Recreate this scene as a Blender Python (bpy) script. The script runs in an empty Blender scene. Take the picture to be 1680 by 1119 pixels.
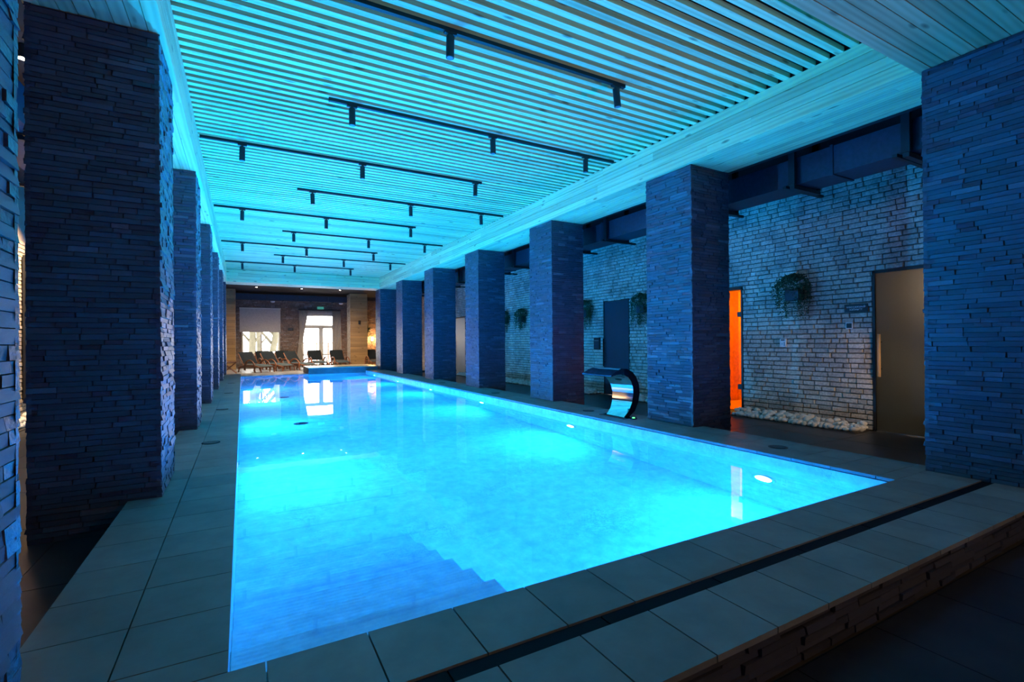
import bpy, bmesh, math, random
from mathutils import Vector, Matrix
random.seed(7)
D = bpy.data
C = bpy.context.scene.collection
sc = bpy.context.scene
R = random.uniform

# ------------------------------------------------------------------ camera
cam = D.cameras.new('camera'); cam.sensor_width = 36.0; cam.lens = 17.171
cam.clip_start = .02; cam.clip_end = 300
camo = D.objects.new('camera', cam); C.objects.link(camo)
fw = Vector((0.4835050467, 0.8753381042, 0.0024643870)); rt = Vector((0.8753244229, -0.4834760339, -0.0076209822))
up = rt.cross(fw)
CAM = Vector((0.045915, -1.707696, 0.988842))
camo.matrix_world = Matrix(((rt.x, up.x, -fw.x, CAM.x), (rt.y, up.y, -fw.y, CAM.y), (rt.z, up.z, -fw.z, CAM.z), (0, 0, 0, 1)))
sc.camera = camo

# ------------------------------------------------------------------ view, world, main lights
vs = sc.view_settings
sc.display_settings.display_device = 'sRGB'
vs.view_transform = 'Standard'; vs.look = 'None'; vs.exposure = 0.0; vs.gamma = 1.0; vs.use_curve_mapping = False
sc.cycles.use_denoising = True
sc.cycles.max_bounces = 14; sc.cycles.diffuse_bounces = 5; sc.cycles.glossy_bounces = 5
sc.cycles.transmission_bounces = 10; sc.cycles.transparent_max_bounces = 12
sc.cycles.sample_clamp_indirect = 20.0
sc.cycles.caustics_refractive = True; sc.cycles.caustics_reflective = True
w = D.worlds.new('overcast_sky'); sc.world = w; w.use_nodes = True
bg = w.node_tree.nodes['Background']; bg.inputs[0].default_value = (1.0, .97, .93, 1); bg.inputs[1].default_value = 12.0

def light(name, typ, loc, energy, color, parent=None, aim=None, **kw):
    l = D.lights.new(name, typ); l.energy = energy; l.color = color
    for k, v in kw.items(): setattr(l, k, v)
    o = D.objects.new(name, l); o.location = loc; C.objects.link(o)
    if aim is not None: o.rotation_euler = Vector(aim).to_track_quat('-Z', 'Y').to_euler()
    if parent: o.parent = parent
    return o

POOL_W = 114.0
GLOW_W = 375.0
GLOW_COL = (0.001, .34, .92)
POOL_COL = (0.003, 0.232, 1.0)
WARM = (1.0, .62, .32)

# ------------------------------------------------------------------ dimensions
W = 4.066; L = 16.95; DW = -.0935; PF = -1.26
P = -.185; ZS = 3.014; ZT = 3.42
XL = -.418; XR = 4.546; WC = .649; Y0 = -.6975; S = 2.8768; DC = .7105
XIL = -.387; XIR = 4.502
XWR = 7.137; XWL = -3.05; YF = 24.0; YB = -6.5
ZL = -.10; ZTOP = 3.62
EL = -.597; ER = 4.72; EN = -.668

# ------------------------------------------------------------------ materials
def mat(name): 
    m = D.materials.new(name); m.use_nodes = True
    return m, m.node_tree.nodes, m.node_tree.links, m.node_tree.nodes['Principled BSDF']
def ramp(n, stops):
    r = n.new('ShaderNodeValToRGB'); e = r.color_ramp.elements
    while len(e) < len(stops): e.new(.5)
    for x, (p, c) in zip(e, stops): x.position = p; x.color = (*c, 1)
    return r
def coords(n, l, scale=(1, 1, 1), rnd=True, kind='Object'):
    tc = n.new('ShaderNodeTexCoord'); mp = n.new('ShaderNodeMapping'); mp.inputs['Scale'].default_value = scale
    l.new(tc.outputs[kind], mp.inputs[0])
    if rnd:
        oi = n.new('ShaderNodeObjectInfo'); mu = n.new('ShaderNodeVectorMath'); mu.operation = 'SCALE'
        cx = n.new('ShaderNodeCombineXYZ')
        for i in range(3): l.new(oi.outputs['Random'], cx.inputs[i])
        l.new(cx.outputs[0], mu.inputs[0]); mu.inputs['Scale'].default_value = 57.0
        l.new(mu.outputs[0], mp.inputs['Location'])
    return mp
def rndval(n, l):
    """one random number per piece: attribute 'rnd' of joined pieces plus the object's own"""
    at = n.new('ShaderNodeAttribute'); at.attribute_name = 'rnd'
    oi = n.new('ShaderNodeObjectInfo'); ad = n.new('ShaderNodeMath'); ad.operation = 'ADD'
    fr = n.new('ShaderNodeMath'); fr.operation = 'FRACT'
    l.new(at.outputs['Fac'], ad.inputs[0]); l.new(oi.outputs['Random'], ad.inputs[1]); l.new(ad.outputs[0], fr.inputs[0])
    return fr
def mixc(n, l, a, b, f, mode='MIX'):
    m = n.new('ShaderNodeMix'); m.data_type = 'RGBA'; m.blend_type = mode
    for s, v in ((m.inputs[0], f), (m.inputs[6], a), (m.inputs[7], b)):
        if hasattr(v, 'node'): l.new(v, s)
        elif isinstance(v, tuple): s.default_value = (*v, 1)
        else: s.default_value = v
    return m.outputs[2]
def noise(n, l, vec, scale, detail=4, rough=.55):
    t = n.new('ShaderNodeTexNoise'); t.inputs['Scale'].default_value = scale; t.inputs['Detail'].default_value = detail
    t.inputs['Roughness'].default_value = rough
    l.new(vec, t.inputs[0]); return t
def bump(n, l, h, b, strength=.3, dist=.01):
    bp = n.new('ShaderNodeBump'); bp.inputs['Strength'].default_value = strength; bp.inputs['Distance'].default_value = dist
    l.new(h, bp.inputs['Height']); l.new(bp.outputs[0], b.inputs['Normal'])

def wood(name, axis, light_c, mid_c, dark_c, rough=.55):
    m, n, l, b = mat(name)
    sclv = [6.5, 6.5, 6.5]; sclv[axis] = .55
    mp = coords(n, l, tuple(sclv))
    t = noise(n, l, mp.outputs[0], 1.6, 3)
    wv = n.new('ShaderNodeTexWave'); wv.wave_type = 'RINGS'; wv.rings_direction = 'XYZ'[axis]
    wv.inputs['Scale'].default_value = 1.5; wv.inputs['Distortion'].default_value = 5.0; wv.inputs['Detail'].default_value = 2
    wv.inputs['Detail Scale'].default_value = .8
    l.new(mp.outputs[0], wv.inputs[0])
    f = n.new('ShaderNodeMath'); f.operation = 'MULTIPLY_ADD'; f.inputs[1].default_value = .26
    l.new(wv.outputs['Fac'], f.inputs[0])
    h = n.new('ShaderNodeMath'); h.operation = 'MULTIPLY'; h.inputs[1].default_value = .85; l.new(t.outputs['Fac'], h.inputs[0])
    l.new(h.outputs[0], f.inputs[2])
    rp = ramp(n, [(.15, light_c), (.5, mid_c), (.95, dark_c)]); l.new(f.outputs[0], rp.inputs[0])
    # knots
    s2 = [9, 9, 9]; s2[axis] = 2.6
    mp2 = coords(n, l, tuple(s2)); vo = n.new('ShaderNodeTexVoronoi'); vo.inputs['Scale'].default_value = 1.0
    l.new(mp2.outputs[0], vo.inputs[0])
    kr = ramp(n, [(.0, (1, 1, 1)), (.10, (.6, .6, .6)), (.16, (0, 0, 0))]); l.new(vo.outputs['Distance'], kr.inputs[0])
    c = mixc(n, l, rp.outputs[0], tuple(x * .4 for x in dark_c), kr.outputs[0])
    rv = rndval(n, l); br = ramp(n, [(0, (.78, .76, .74)), (.5, (1, 1, 1)), (1, (1.12, 1.08, 1.0))]); l.new(rv.outputs[0], br.inputs[0])
    c = mixc(n, l, c, br.outputs[0], 1.0, 'MULTIPLY')
    l.new(c, b.inputs['Base Color']); b.inputs['Roughness'].default_value = rough
    bump(n, l, f.outputs[0], b, .15, .004)
    return m
larch = [(.90, .83, .54), (.82, .74, .45), (.56, .45, .25)]
WOODX = wood('larch_along_x', 0, *larch); WOODY = wood('larch_along_y', 1, *larch)
WOODD = wood('dimmed_larch_along_x', 0, (.56, .46, .28), (.47, .37, .22), (.30, .22, .12))  # darker copy of the larch; near soffit's dimness is put into its colour
WOODF = wood('honey_wood_cladding', 0, (.55, .34, .14), (.44, .25, .09), (.24, .12, .04))
TEAK = wood('reddish_teak', 0, (.42, .17, .08), (.33, .12, .05), (.17, .06, .03), .4)
OAK = wood('oak_handle', 2, (.55, .36, .18), (.45, .28, .13), (.28, .16, .07), .4)

def slate_mat():
    m, n, l, b = mat('split_slate')
    mp = coords(n, l, (9, 9, 16), True)
    t = noise(n, l, mp.outputs[0], 1.2, 5); rv = rndval(n, l)
    rp = ramp(n, [(0, (.028, .031, .06)), (.6, (.05, .058, .115)), (.93, (.095, .105, .18)), (1, (.20, .215, .30))])
    l.new(rv.outputs[0], rp.inputs[0])
    c = mixc(n, l, rp.outputs[0], (.036, .04, .07), t.outputs['Fac'])
    rs = ramp(n, [(.84, (0, 0, 0)), (.9, (1, 1, 1))]); t3 = noise(n, l, coords(n, l, (20, 20, 3)).outputs[0], 1.0, 2)
    c = mixc(n, l, c, (.11, .075, .05), mathnode(n, l, 'MULTIPLY', t3.outputs['Fac'], .10))
    l.new(c, b.inputs['Base Color']); b.inputs['Roughness'].default_value = .36; b.inputs['Specular IOR Level'].default_value = .75
    t2 = noise(n, l, mp.outputs[0], 3.0, 4); bump(n, l, t2.outputs['Fac'], b, .5, .012)
    return m
def mathnode(n, l, op, a, bb):
    q = n.new('ShaderNodeMath'); q.operation = op
    for s, v in ((q.inputs[0], a), (q.inputs[1], bb)):
        if hasattr(v, 'node'): l.new(v, s)
        else: s.default_value = v
    return q.outputs[0]
SLATE = slate_mat()

def brick_mat(name, cols, blot):
    m, n, l, b = mat(name)
    tc = n.new('ShaderNodeNewGeometry'); rv = rndval(n, l)
    rp = ramp(n, [(i / (len(cols) - 1), c) for i, c in enumerate(cols)]); l.new(rv.outputs[0], rp.inputs[0])
    t = noise(n, l, tc.outputs['Position'], 2.3, 5, .65)
    bl = ramp(n, [(.46, (0, 0, 0)), (.62, (1, 1, 1))]); l.new(t.outputs['Fac'], bl.inputs[0])
    c = mixc(n, l, rp.outputs[0], blot, mathnode(n, l, 'MULTIPLY', bl.outputs[0], .6))
    t2 = noise(n, l, tc.outputs['Position'], 38, 5); sp = ramp(n, [(.3, (.6, .6, .6)), (.7, (1.1, 1.1, 1.1))]); l.new(t2.outputs['Fac'], sp.inputs[0])
    c = mixc(n, l, c, sp.outputs[0], 1.0, 'MULTIPLY')
    l.new(c, b.inputs['Base Color']); b.inputs['Roughness'].default_value = .85
    bump(n, l, t2.outputs['Fac'], b, .5, .006)
    return m
BRICK = brick_mat('washed_old_brick', [(.62, .54, .46), (.78, .69, .60), (.68, .60, .52), (.84, .77, .69), (.52, .46, .41)], (.30, .28, .27))
BRICKL = brick_mat('pale_old_brick', [(.62, .50, .36), (.70, .58, .44), (.56, .43, .31), (.66, .55, .42)], (.45, .35, .26))
BRICKF = brick_mat('brown_old_brick', [(.32, .19, .13), (.44, .31, .24), (.28, .18, .14), (.50, .41, .36)], (.20, .17, .15))

def stone_mat(name, c1, c2, rough=.5, scale=3.0, spec=.4, vein=None):
    m, n, l, b = mat(name)
    g = n.new('ShaderNodeNewGeometry'); t = noise(n, l, g.outputs['Position'], scale, 7, .65)
    rp = ramp(n, [(.3, c1), (.7, c2)]); l.new(t.outputs['Fac'], rp.inputs[0]); c = rp.outputs[0]
    rv = rndval(n, l); br = ramp(n, [(0, (.88, .88, .88)), (1, (1.1, 1.1, 1.1))]); l.new(rv.outputs[0], br.inputs[0])
    c = mixc(n, l, c, br.outputs[0], 1.0, 'MULTIPLY')
    if vein:
        t2 = noise(n, l, g.outputs['Position'], scale * 1.9, 9, .7)
        vr = ramp(n, [(.475, (0, 0, 0)), (.5, (1, 1, 1)), (.525, (0, 0, 0))]); l.new(t2.outputs['Fac'], vr.inputs[0])
        t4 = noise(n, l, g.outputs['Position'], 1.6, 3); ms = ramp(n, [(.5, (0, 0, 0)), (.68, (1, 1, 1))]); l.new(t4.outputs['Fac'], ms.inputs[0])
        c = mixc(n, l, c, vein, mathnode(n, l, 'MULTIPLY', vr.outputs[0], ms.outputs[0]))
    l.new(c, b.inputs['Base Color']); b.inputs['Roughness'].default_value = rough
    b.inputs['Specular IOR Level'].default_value = spec
    return m
DECK = stone_mat('grey_porcelain_deck', (.20, .21, .20), (.30, .31, .295), .5, 3.5)
FLOORM = stone_mat('dark_porcelain_floor', (.025, .026, .03), (.05, .052, .056), .38, 3)
LOUNGEM = stone_mat('beige_lounge_floor', (.34, .31, .27), (.46, .42, .37), .35, 2)
MARBLE = stone_mat('white_marbled_pool_tile', (.60, .66, .70), (.93, .95, .95), .4, 9.0, .3, (.36, .42, .48))
PEBBLE = stone_mat('white_pebble', (.74, .72, .68), (.90, .88, .84), .6, 14)
GROUT = stone_mat('dark_mortar', (.06, .055, .05), (.10, .09, .085), .9, 6)
GROUTL = stone_mat('pale_mortar', (.35, .29, .22), (.42, .35, .27), .9, 6)
SNOW = stone_mat('snowy_ground', (.72, .72, .72), (.85, .85, .85), .8, .3)
BARK = stone_mat('pale_bark', (.05, .046, .028), (.10, .09, .06), .9, 3)
PLINTHS = stone_mat('grey_plinth_stone', (.10, .10, .11), (.16, .16, .17), .6, 5)

def plain(name, col, rough=.5, metal=0.0, emit=None, es=1.0, spec=.5, grain=.0):
    m, n, l, b = mat(name)
    g = n.new('ShaderNodeNewGeometry'); t = noise(n, l, g.outputs['Position'], 25, 3)
    rp = ramp(n, [(.3, tuple(x * (1 - grain) for x in col)), (.7, tuple(min(1, x * (1 + grain)) for x in col))]); l.new(t.outputs['Fac'], rp.inputs[0])
    l.new(rp.outputs[0], b.inputs['Base Color'])
    b.inputs['Roughness'].default_value = rough; b.inputs['Metallic'].default_value = metal; b.inputs['Specular IOR Level'].default_value = spec
    if emit: b.inputs['Emission Color'].default_value = (*emit, 1); b.inputs['Emission Strength'].default_value = es
    return m
BLACK = plain('matt_black_metal', (.012, .014, .02), .45)
BLACKC = plain('black_ceiling_paint', (.016, .016, .018), .9)
DUCT = plain('dark_navy_duct', (.03, .035, .06), .5, grain=.2)
SLOT = plain('black_drain_slot', (.005, .006, .012), .7, spec=.15)
CHROME = plain('polished_steel', (.78, .80, .82), .06, 1.0)
DKMETAL = plain('dark_polished_steel', (.10, .11, .13), .18, 1.0)
LENS = plain('lamp_glass', (.9, .9, .9), .3, emit=(.75, .95, 1.0), es=4.0)
SPOTLIT = plain('lit_spot_lens', (.9, .9, .9), .3, emit=(1, .82, .55), es=45.0)
SPOTOFF = plain('unlit_spot_lens', (.20, .24, .28), .2)
SCONCE = plain('lit_sconce_glass', (.9, .8, .6), .4, emit=(1, .62, .22), es=30.0)
FABRIC = plain('charcoal_outdoor_fabric', (.012, .018, .022), .9, grain=.35)
FABRICG = plain('grey_green_towel_fabric', (.075, .095, .095), .9, grain=.3)
CURTAIN = plain('greige_curtain', (.54, .48, .42), .9, grain=.15)
BLIND = plain('grey_linen_blind', (.58, .53, .48), .9, grain=.12)
CREAM = plain('cream_window_frame', (.78, .74, .64), .5)
WHITEP = plain('white_plastic', (.82, .84, .86), .4)
GREENS = plain('exit_sign_green', (.10, .42, .28), .5, emit=(.08, .5, .3), es=.5)
GREENL = plain('green_indicator', (.1, .9, .2), .4, emit=(.1, 1, .2), es=4)
LEAF = plain('dark_green_leaf', (.03, .075, .03), .6, grain=.5)
LEAFB = plain('bright_green_leaf', (.07, .20, .03), .6, grain=.5)
DOORK = plain('dark_door_panel', (.022, .026, .05), .5, grain=.1)
DOORG = plain('grey_glazed_panel', (.16, .20, .20), .35)
SAUNAW = plain('sauna_timber', (.75, .42, .16), .6, grain=.2)
ROOMW = plain('plaster_room_wall', (.6, .55, .48), .8)
LETTER = plain('pale_sign_lettering', (.75, .80, .85), .5)
YELLOWT = stone_mat('honey_plinth_top', (.50, .40, .22), (.62, .52, .32), .3, 4)

def glass_mat(name, tint=(1, 1, 1)):
    m, n, l, b = mat(name); n.remove(b)
    tr = n.new('ShaderNodeBsdfTransparent'); tr.inputs[0].default_value = (*tint, 1)
    gl = n.new('ShaderNodeBsdfGlossy'); gl.inputs['Roughness'].default_value = .02
    fr = n.new('ShaderNodeFresnel'); fr.inputs[0].default_value = 1.45
    mx = n.new('ShaderNodeMixShader'); l.new(fr.outputs[0], mx.inputs[0]); l.new(tr.outputs[0], mx.inputs[1]); l.new(gl.outputs[0], mx.inputs[2])
    l.new(mx.outputs[0], n['Material Output'].inputs[0]); return m
GLASS = glass_mat('window_glass'); GLASSO = glass_mat('amber_sauna_glass', (1, .62, .25))
def frosted():
    m, n, l, b = mat('frosted_glass'); n.remove(b)
    tl = n.new('ShaderNodeBsdfTranslucent'); tl.inputs[0].default_value = (.72, .66, .58, 1)
    df = n.new('ShaderNodeBsdfDiffuse'); df.inputs[0].default_value = (.10, .11, .10, 1)
    g = n.new('ShaderNodeNewGeometry'); t = noise(n, l, g.outputs['Position'], 60, 2)
    mx = n.new('ShaderNodeMixShader'); mx.inputs[0].default_value = .35
    mp = mathnode(n, l, 'MULTIPLY_ADD', t.outputs['Fac'], .1); l.new(mp, mx.inputs[0])
    mp.node.inputs[2].default_value = .25
    l.new(tl.outputs[0], mx.inputs[1]); l.new(df.outputs[0], mx.inputs[2]); l.new(mx.outputs[0], n['Material Output'].inputs[0]); return m
FROST = frosted()
def water_mat():
    m, n, l, b = mat('clear_pool_water'); n.remove(b)
    g = n.new('ShaderNodeBsdfGlass'); g.inputs['IOR'].default_value = 1.333; g.inputs['Roughness'].default_value = 0
    g.inputs['Color'].default_value = (.97, 1, 1, 1)
    ge = n.new('ShaderNodeNewGeometry'); t = noise(n, l, ge.outputs['Position'], 2.2, 2)
    bp = n.new('ShaderNodeBump'); bp.inputs['Strength'].default_value = .05; bp.inputs['Distance'].default_value = .012
    l.new(t.outputs['Fac'], bp.inputs['Height']); l.new(bp.outputs[0], g.inputs['Normal'])
    l.new(g.outputs[0], n['Material Output'].inputs[0]); return m
WATER = water_mat()

# ------------------------------------------------------------------ mesh helpers
class MB:
    def __init__(s): s.v = []; s.f = []; s.r = []
    def add(s, vs_, fs, rnd=0.0):
        o = len(s.v); s.v += [tuple(x) for x in vs_]; s.f += [tuple(i + o for i in f) for f in fs]; s.r += [rnd] * len(fs); return s
    def box(s, a, b, rnd=0.0):
        (x0, y0, z0), (x1, y1, z1) = a, b
        return s.add([(x0, y0, z0), (x1, y0, z0), (x1, y1, z0), (x0, y1, z0), (x0, y0, z1), (x1, y0, z1), (x1, y1, z1), (x0, y1, z1)],
                     [(0, 3, 2, 1), (4, 5, 6, 7), (0, 1, 5, 4), (1, 2, 6, 5), (2, 3, 7, 6), (3, 0, 4, 7)], rnd)
    def boxm(s, M, size, rnd=0.0):
        h = [x / 2 for x in size]; o = len(s.v)
        MB.box(s, (-h[0], -h[1], -h[2]), (h[0], h[1], h[2]), rnd)
        s.v[o:] = [tuple(M @ Vector(p)) for p in s.v[o:]]; return s
    def cyl(s, a, b, r0, r1=None, n=12, caps=True):
        a, b = Vector(a), Vector(b); r1 = r0 if r1 is None else r1
        d = (b - a).normalized(); x = d.orthogonal().normalized(); y = d.cross(x)
        vs_ = []
        for c, r in ((a, r0), (b, r1)):
            vs_ += [c + x * (r * math.cos(6.28319 * i / n)) + y * (r * math.sin(6.28319 * i / n)) for i in range(n)]
        fs = [(i, (i + 1) % n, n + (i + 1) % n, n + i) for i in range(n)]
        if caps: fs += [tuple(range(n))[::-1], tuple(range(n, 2 * n))]
        return s.add(vs_, fs)
    def tube(s, pts, rad, n=8, flat=1.0):
        pts = [Vector(p) for p in pts]; rs = rad if isinstance(rad, (list, tuple)) else [rad] * len(pts)
        vs_ = []; side = None
        for i, p in enumerate(pts):
            d = (pts[min(i + 1, len(pts) - 1)] - pts[max(i - 1, 0)]).normalized()
            if side is None: side = d.orthogonal().normalized()
            side = (side - d * side.dot(d)).normalized(); o = d.cross(side)
            vs_ += [p + side * (rs[i] * math.cos(6.28319 * k / n)) + o * (rs[i] * flat * math.sin(6.28319 * k / n)) for k in range(n)]
        fs = []
        for i in range(len(pts) - 1):
            fs += [(i * n + k, i * n + (k + 1) % n, (i + 1) * n + (k + 1) % n, (i + 1) * n + k) for k in range(n)]
        fs += [tuple(range(n))[::-1], tuple(range((len(pts) - 1) * n, len(pts) * n))]
        return s.add(vs_, fs)
    def mesh(s, name, m, smooth=False):
        me = D.meshes.new(name); me.from_pydata(s.v, [], s.f)
        if m: me.materials.append(m)
        if any(s.r):
            at = me.attributes.new('rnd', 'FLOAT', 'FACE'); at.data.foreach_set('value', s.r)
        if smooth: me.polygons.foreach_set('use_smooth', [True] * len(me.polygons))
        me.update(); return me
    def build(s, name, m, parent=None, loc=None, smooth=False, bev=0):
        o = D.objects.new(name, s.mesh(name, m, smooth)); C.objects.link(o)
        if parent: o.parent = parent
        if loc: o.location = loc
        if bev:
            b = o.modifiers.new('bevel', 'BEVEL'); b.width = bev; b.segments = 3; b.limit_method = 'ANGLE'
        return o
def tag(o, label, cat, group=None, kind=None):
    o['label'] = label; o['category'] = cat
    if group: o['group'] = group
    if kind: o['kind'] = kind
    return o
def empty(name, loc, rz=0):
    o = D.objects.new(name, None); C.objects.link(o); o.location = loc; o.rotation_euler = (0, 0, rz); o.empty_display_size = .1
    return o
def struct(o, label=None):
    o['kind'] = 'structure'
    if label: o['label'] = label
    return o
def put(name, me, parent, M):
    o = D.objects.new(name, me); C.objects.link(o); o.parent = parent; o.matrix_basis = M
    return o
def copy_tree(o, parent=None):
    c = o.copy(); C.objects.link(c); c.parent = parent
    for ch in o.children: copy_tree(ch, c)
    return c
def bx(name, a, b, m, parent=None, bev=0): return MB().box(a, b).build(name, m, parent, bev=bev)

# unit stones: x along the face, y outward, z up; front face shrunk a little and crooked
def unit_stone(j, chamf, seed, m, name, crook=.03):
    r = random.Random(seed); q = lambda: r.uniform(-j, j)
    v = [(0, 0, 0), (1, 0, 0), (1, 0, 1), (0, 0, 1), (0, .7, 0), (1, .7, 0), (1, .7, 1), (0, .7, 1),
         (chamf[0], 1 + q(), chamf[1]), (1 - chamf[0], 1 + q(), chamf[1]), (1 - chamf[0], 1 + q(), 1 - chamf[1]), (chamf[0], 1 + q(), 1 - chamf[1])]
    for i in range(4):
        e, g = r.uniform(-.018, .018), r.uniform(-crook, crook)
        for k in (4 + i, 8 + i): v[k] = (v[k][0] + e, v[k][1], v[k][2] + g)
    f = []
    for a, b in ((0, 4), (4, 8)):
        f += [(a + i, a + (i + 1) % 4, b + (i + 1) % 4, b + i) for i in range(4)]
    f.append((8, 9, 10, 11))
    return v, [t for t in f]
def stone_matrix(o, n, z, su, sn, sz):
    n = Vector(n); zz = Vector((0, 0, 1)); u = n.cross(zz)
    return Matrix(((u.x * su, n.x * sn, 0, o[0]), (u.y * su, n.y * sn, 0, o[1]), (0, 0, sz, o[2]), (0, 0, 0, 1)))
def unit_set(j, chamf, m, name, k=4, crook=.025):
    raw = [unit_stone(j, chamf, s, m, name, crook) for s in range(k)]
    return raw, [MB().add(v, f).mesh(name, m) for v, f in raw]
SL_RAW, SL_ME = unit_set(.14, (.008, .035), SLATE, 'slate_stone')
BR_RAW, BR_ME = unit_set(.22, (.04, .12), BRICK, 'brick', 7, .075)
BL_RAW, BL_ME = unit_set(.10, (.035, .10), BRICKL, 'brick')

def lay(pieces, raw, mes, single_n, parent, name, stuff_name, m):
    """pieces: list of (score, matrix). The best become objects of their own, the rest one joined part"""
    pieces.sort(key=lambda t: -t[0])
    for i, (s_, M) in enumerate(pieces[:single_n]): put(name, mes[i % len(mes)], parent, M)
    mb = MB()
    for i, (s_, M) in enumerate(pieces[single_n:]):
        v, f = raw[i % len(raw)]; mb.add([M @ Vector(p) for p in v], f, random.random() * .98 + .01)
    if mb.v:
        o = mb.build(stuff_name, m, parent); o['kind'] = 'stuff'

def face_courses(org, n, length, z0, z1, pitch, joint, lens, depth, holes=(), vary=0.0):
    """courses of stones on a vertical face. org = start corner, u runs along n x z"""
    n = Vector(n); u = n.cross(Vector((0, 0, 1))); out = []; z = z0; row = 0
    while z < z1 - .004:
        h = min(pitch * (1 + R(-vary, vary)), z1 - z)
        t = -R(0, lens[0]); 
        while t < length:
            ln = random.choice(lens) * R(.9, 1.1); a, b = max(t, 0), min(t + ln, length); t += ln
            if length - b < .02: b = length
            if b - a < .015: continue
            spans = [(a, b)]
            for (h0, h1, hz0, hz1) in holes:
                if z + h * .5 > hz0 and z + h * .5 < hz1:
                    ns = []
                    for s0, s1 in spans:
                        if h1 <= s0 or h0 >= s1: ns.append((s0, s1)); continue
                        if h0 > s0: ns.append((s0, h0))
                        if h1 < s1: ns.append((h1, s1))
                    spans = ns
            for s0, s1 in spans:
                if s1 - s0 < .015: continue
                o = Vector(org) + u * (s0 + joint / 2); o.z = z + joint / 2
                out.append((o, n, s1 - s0 - joint, depth(), h - joint))
        z += h; row += 1
    return out

# ================================================================== SETTING
# ---- floors
fmb = MB(); fmb.box((XWL - .3, YB, P - .25), (XWR + .3, -.16, P - .012)); fmb.box((XWL - .3, -.16, P - .25), (-.16, 17.0, P - .012)); fmb.box((W + .16, -.16, P - .25), (XWR + .3, 17.0, P - .012))
fl = struct(fmb.build('floor', GROUT))
for a in (0,):
    t_me = {}
    def tile(x0, y0, x1, y1, z, m, parent, th=.012):
        g = .0025; k = (round(x1 - x0, 3), round(y1 - y0, 3), th, m.name)
        if k not in t_me:
            hx, hy = (x1 - x0) / 2 - g, (y1 - y0) / 2 - g
            t_me[k] = MB().box((-hx, -hy, -th), (hx, hy, 0)).mesh('tile', m)
        return put('tile', t_me[k], parent, Matrix.Translation(((x0 + x1) / 2, (y0 + y1) / 2, z)))
    # lower floor tiles: in front of the platform and both aisles
    tx = 2.305 - .5350 * 10
    for i in range(0, 21):
        for j in range(0, 4):
            x0, x1 = tx + i * .535, tx + (i + 1) * .535
            if x0 < XWL or x1 > XWR + .1: continue
            tile(x0, EN - 1.07 * (j + 1), x1, EN - 1.07 * j, P, FLOORM, fl)
    for j in range(17):
        for x0, x1 in ((XWL, -2.0), (-2.0, -.94), (-.94, EL), (ER, 5.3), (5.3, 6.22), (6.22, XWR)):
            tile(x0, EN + j * 1.07, x1, min(EN + (j + 1) * 1.07, 17.3), P, FLOORM, fl)
lf = struct(bx('floor', (XWL - .3, 17.0 + .08, P - .25), (XWR + .3, YF + .3, ZL - .012), GROUT), 'pale lounge floor beyond the far end of the pool')
tile_l = tile
for i in range(9):
    for j in range(6): tile(XWL + i * 1.13, 17.02 + j * 1.163, XWL + (i + 1) * 1.13, 17.02 + (j + 1) * 1.163, ZL, LOUNGEM, lf)

# ---- pool basin
def basin():
    root = struct(bx('pool_basin', (-.15, -.15, PF - .2), (W + .15, L + .15, PF - .02), GROUT), 'white marbled tile basin of the swimming pool')
    bx('basin_floor', (0, 0, PF - .02), (W, L, PF), MARBLE, root)
    bx('basin_wall', (-.12, -.12, PF), (0, L + .12, -.03), MARBLE, root)
    bx('basin_wall', (W, -.12, PF), (W + .12, L + .12, -.03), MARBLE, root)
    bx('basin_wall', (0, -.12, PF), (W, 0, -.03), MARBLE, root)
    bx('basin_wall', (0, L, PF), (W, L + .12, DW - .004), MARBLE, root)
    return root
BAS = basin()
st = struct(empty('pool_steps', (0, 0, PF)), 'submerged white steps in the near left corner of the pool')
for k in range(8):
    z = DW - .16 - .14 * k
    if z < PF + .03: break
    y = .43 + .276 * k
    MB().box((0, 0.0 if k == 0 else y - .276 - .02, 0), (1.12, y, z - PF)).build('step', MARBLE, st, bev=.006)
# ---- raised deck
dk = struct(bx('pool_deck', (EL + .02, EN + .04, P), (-.121, L, -.02), GROUT), 'raised grey tiled deck around the pool')
MB().box((W + .121, EN + .04, P), (ER - .02, L, -.02)).build('deck_core', GROUT, dk)
MB().box((-.121, EN + .04, P), (W + .121, -.121, -.02)).build('deck_core', GROUT, dk)
CH0, CH1 = -.372, -.306
y = -.306
k = 0
def deck_tile(x0, y0, x1, y1): tile(x0, y0, x1, y1, 0, DECK, dk, .022)
n = 56; pit = (L - .125) / 54
for x0, x1 in ((EL, -.305), (-.305, .004), (W - .004, W + .31), (W + .31, ER)): deck_tile(x0, .004, x1, .125)
for k in range(54):
    ya, yb = .125 + k * pit, .125 + (k + 1) * pit
    deck_tile(-.305, ya, 0.004, yb); deck_tile(EL, ya, -.305, yb)
    deck_tile(W - .004, ya, W + .31, yb); deck_tile(W + .31, ya, ER, yb)
xs = [EL, -.205] + [.105 + .3105 * i for i in range(0, 14)] + [4.42, ER]
for a, b in zip(xs, xs[1:]):
    if b - a < .02: continue
    deck_tile(a, CH1, b, .004)
    deck_tile(a, EN - .006, b, CH0)
cs = tag(bx('drain_channel', (EL, CH0, -.02), (ER, CH1, -.010), SLOT), 'long black drain slot running across the near deck, parallel to the pool edge', 'drain')
for i in range(9): bx('slot_cover', (EL + .59 * i + .003, CH0 + .004, -.010), (min(EL + .59 * (i + 1) - .003, ER), CH1 - .004, -.005), SLOT, cs)
# far coping
tl = [0 + W / 13 * i for i in range(14)]
for a, b in zip(tl, tl[1:]): tile(a, L - .004, b, L + .06, DW + .008, LOUNGEM, dk, .02)
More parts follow.
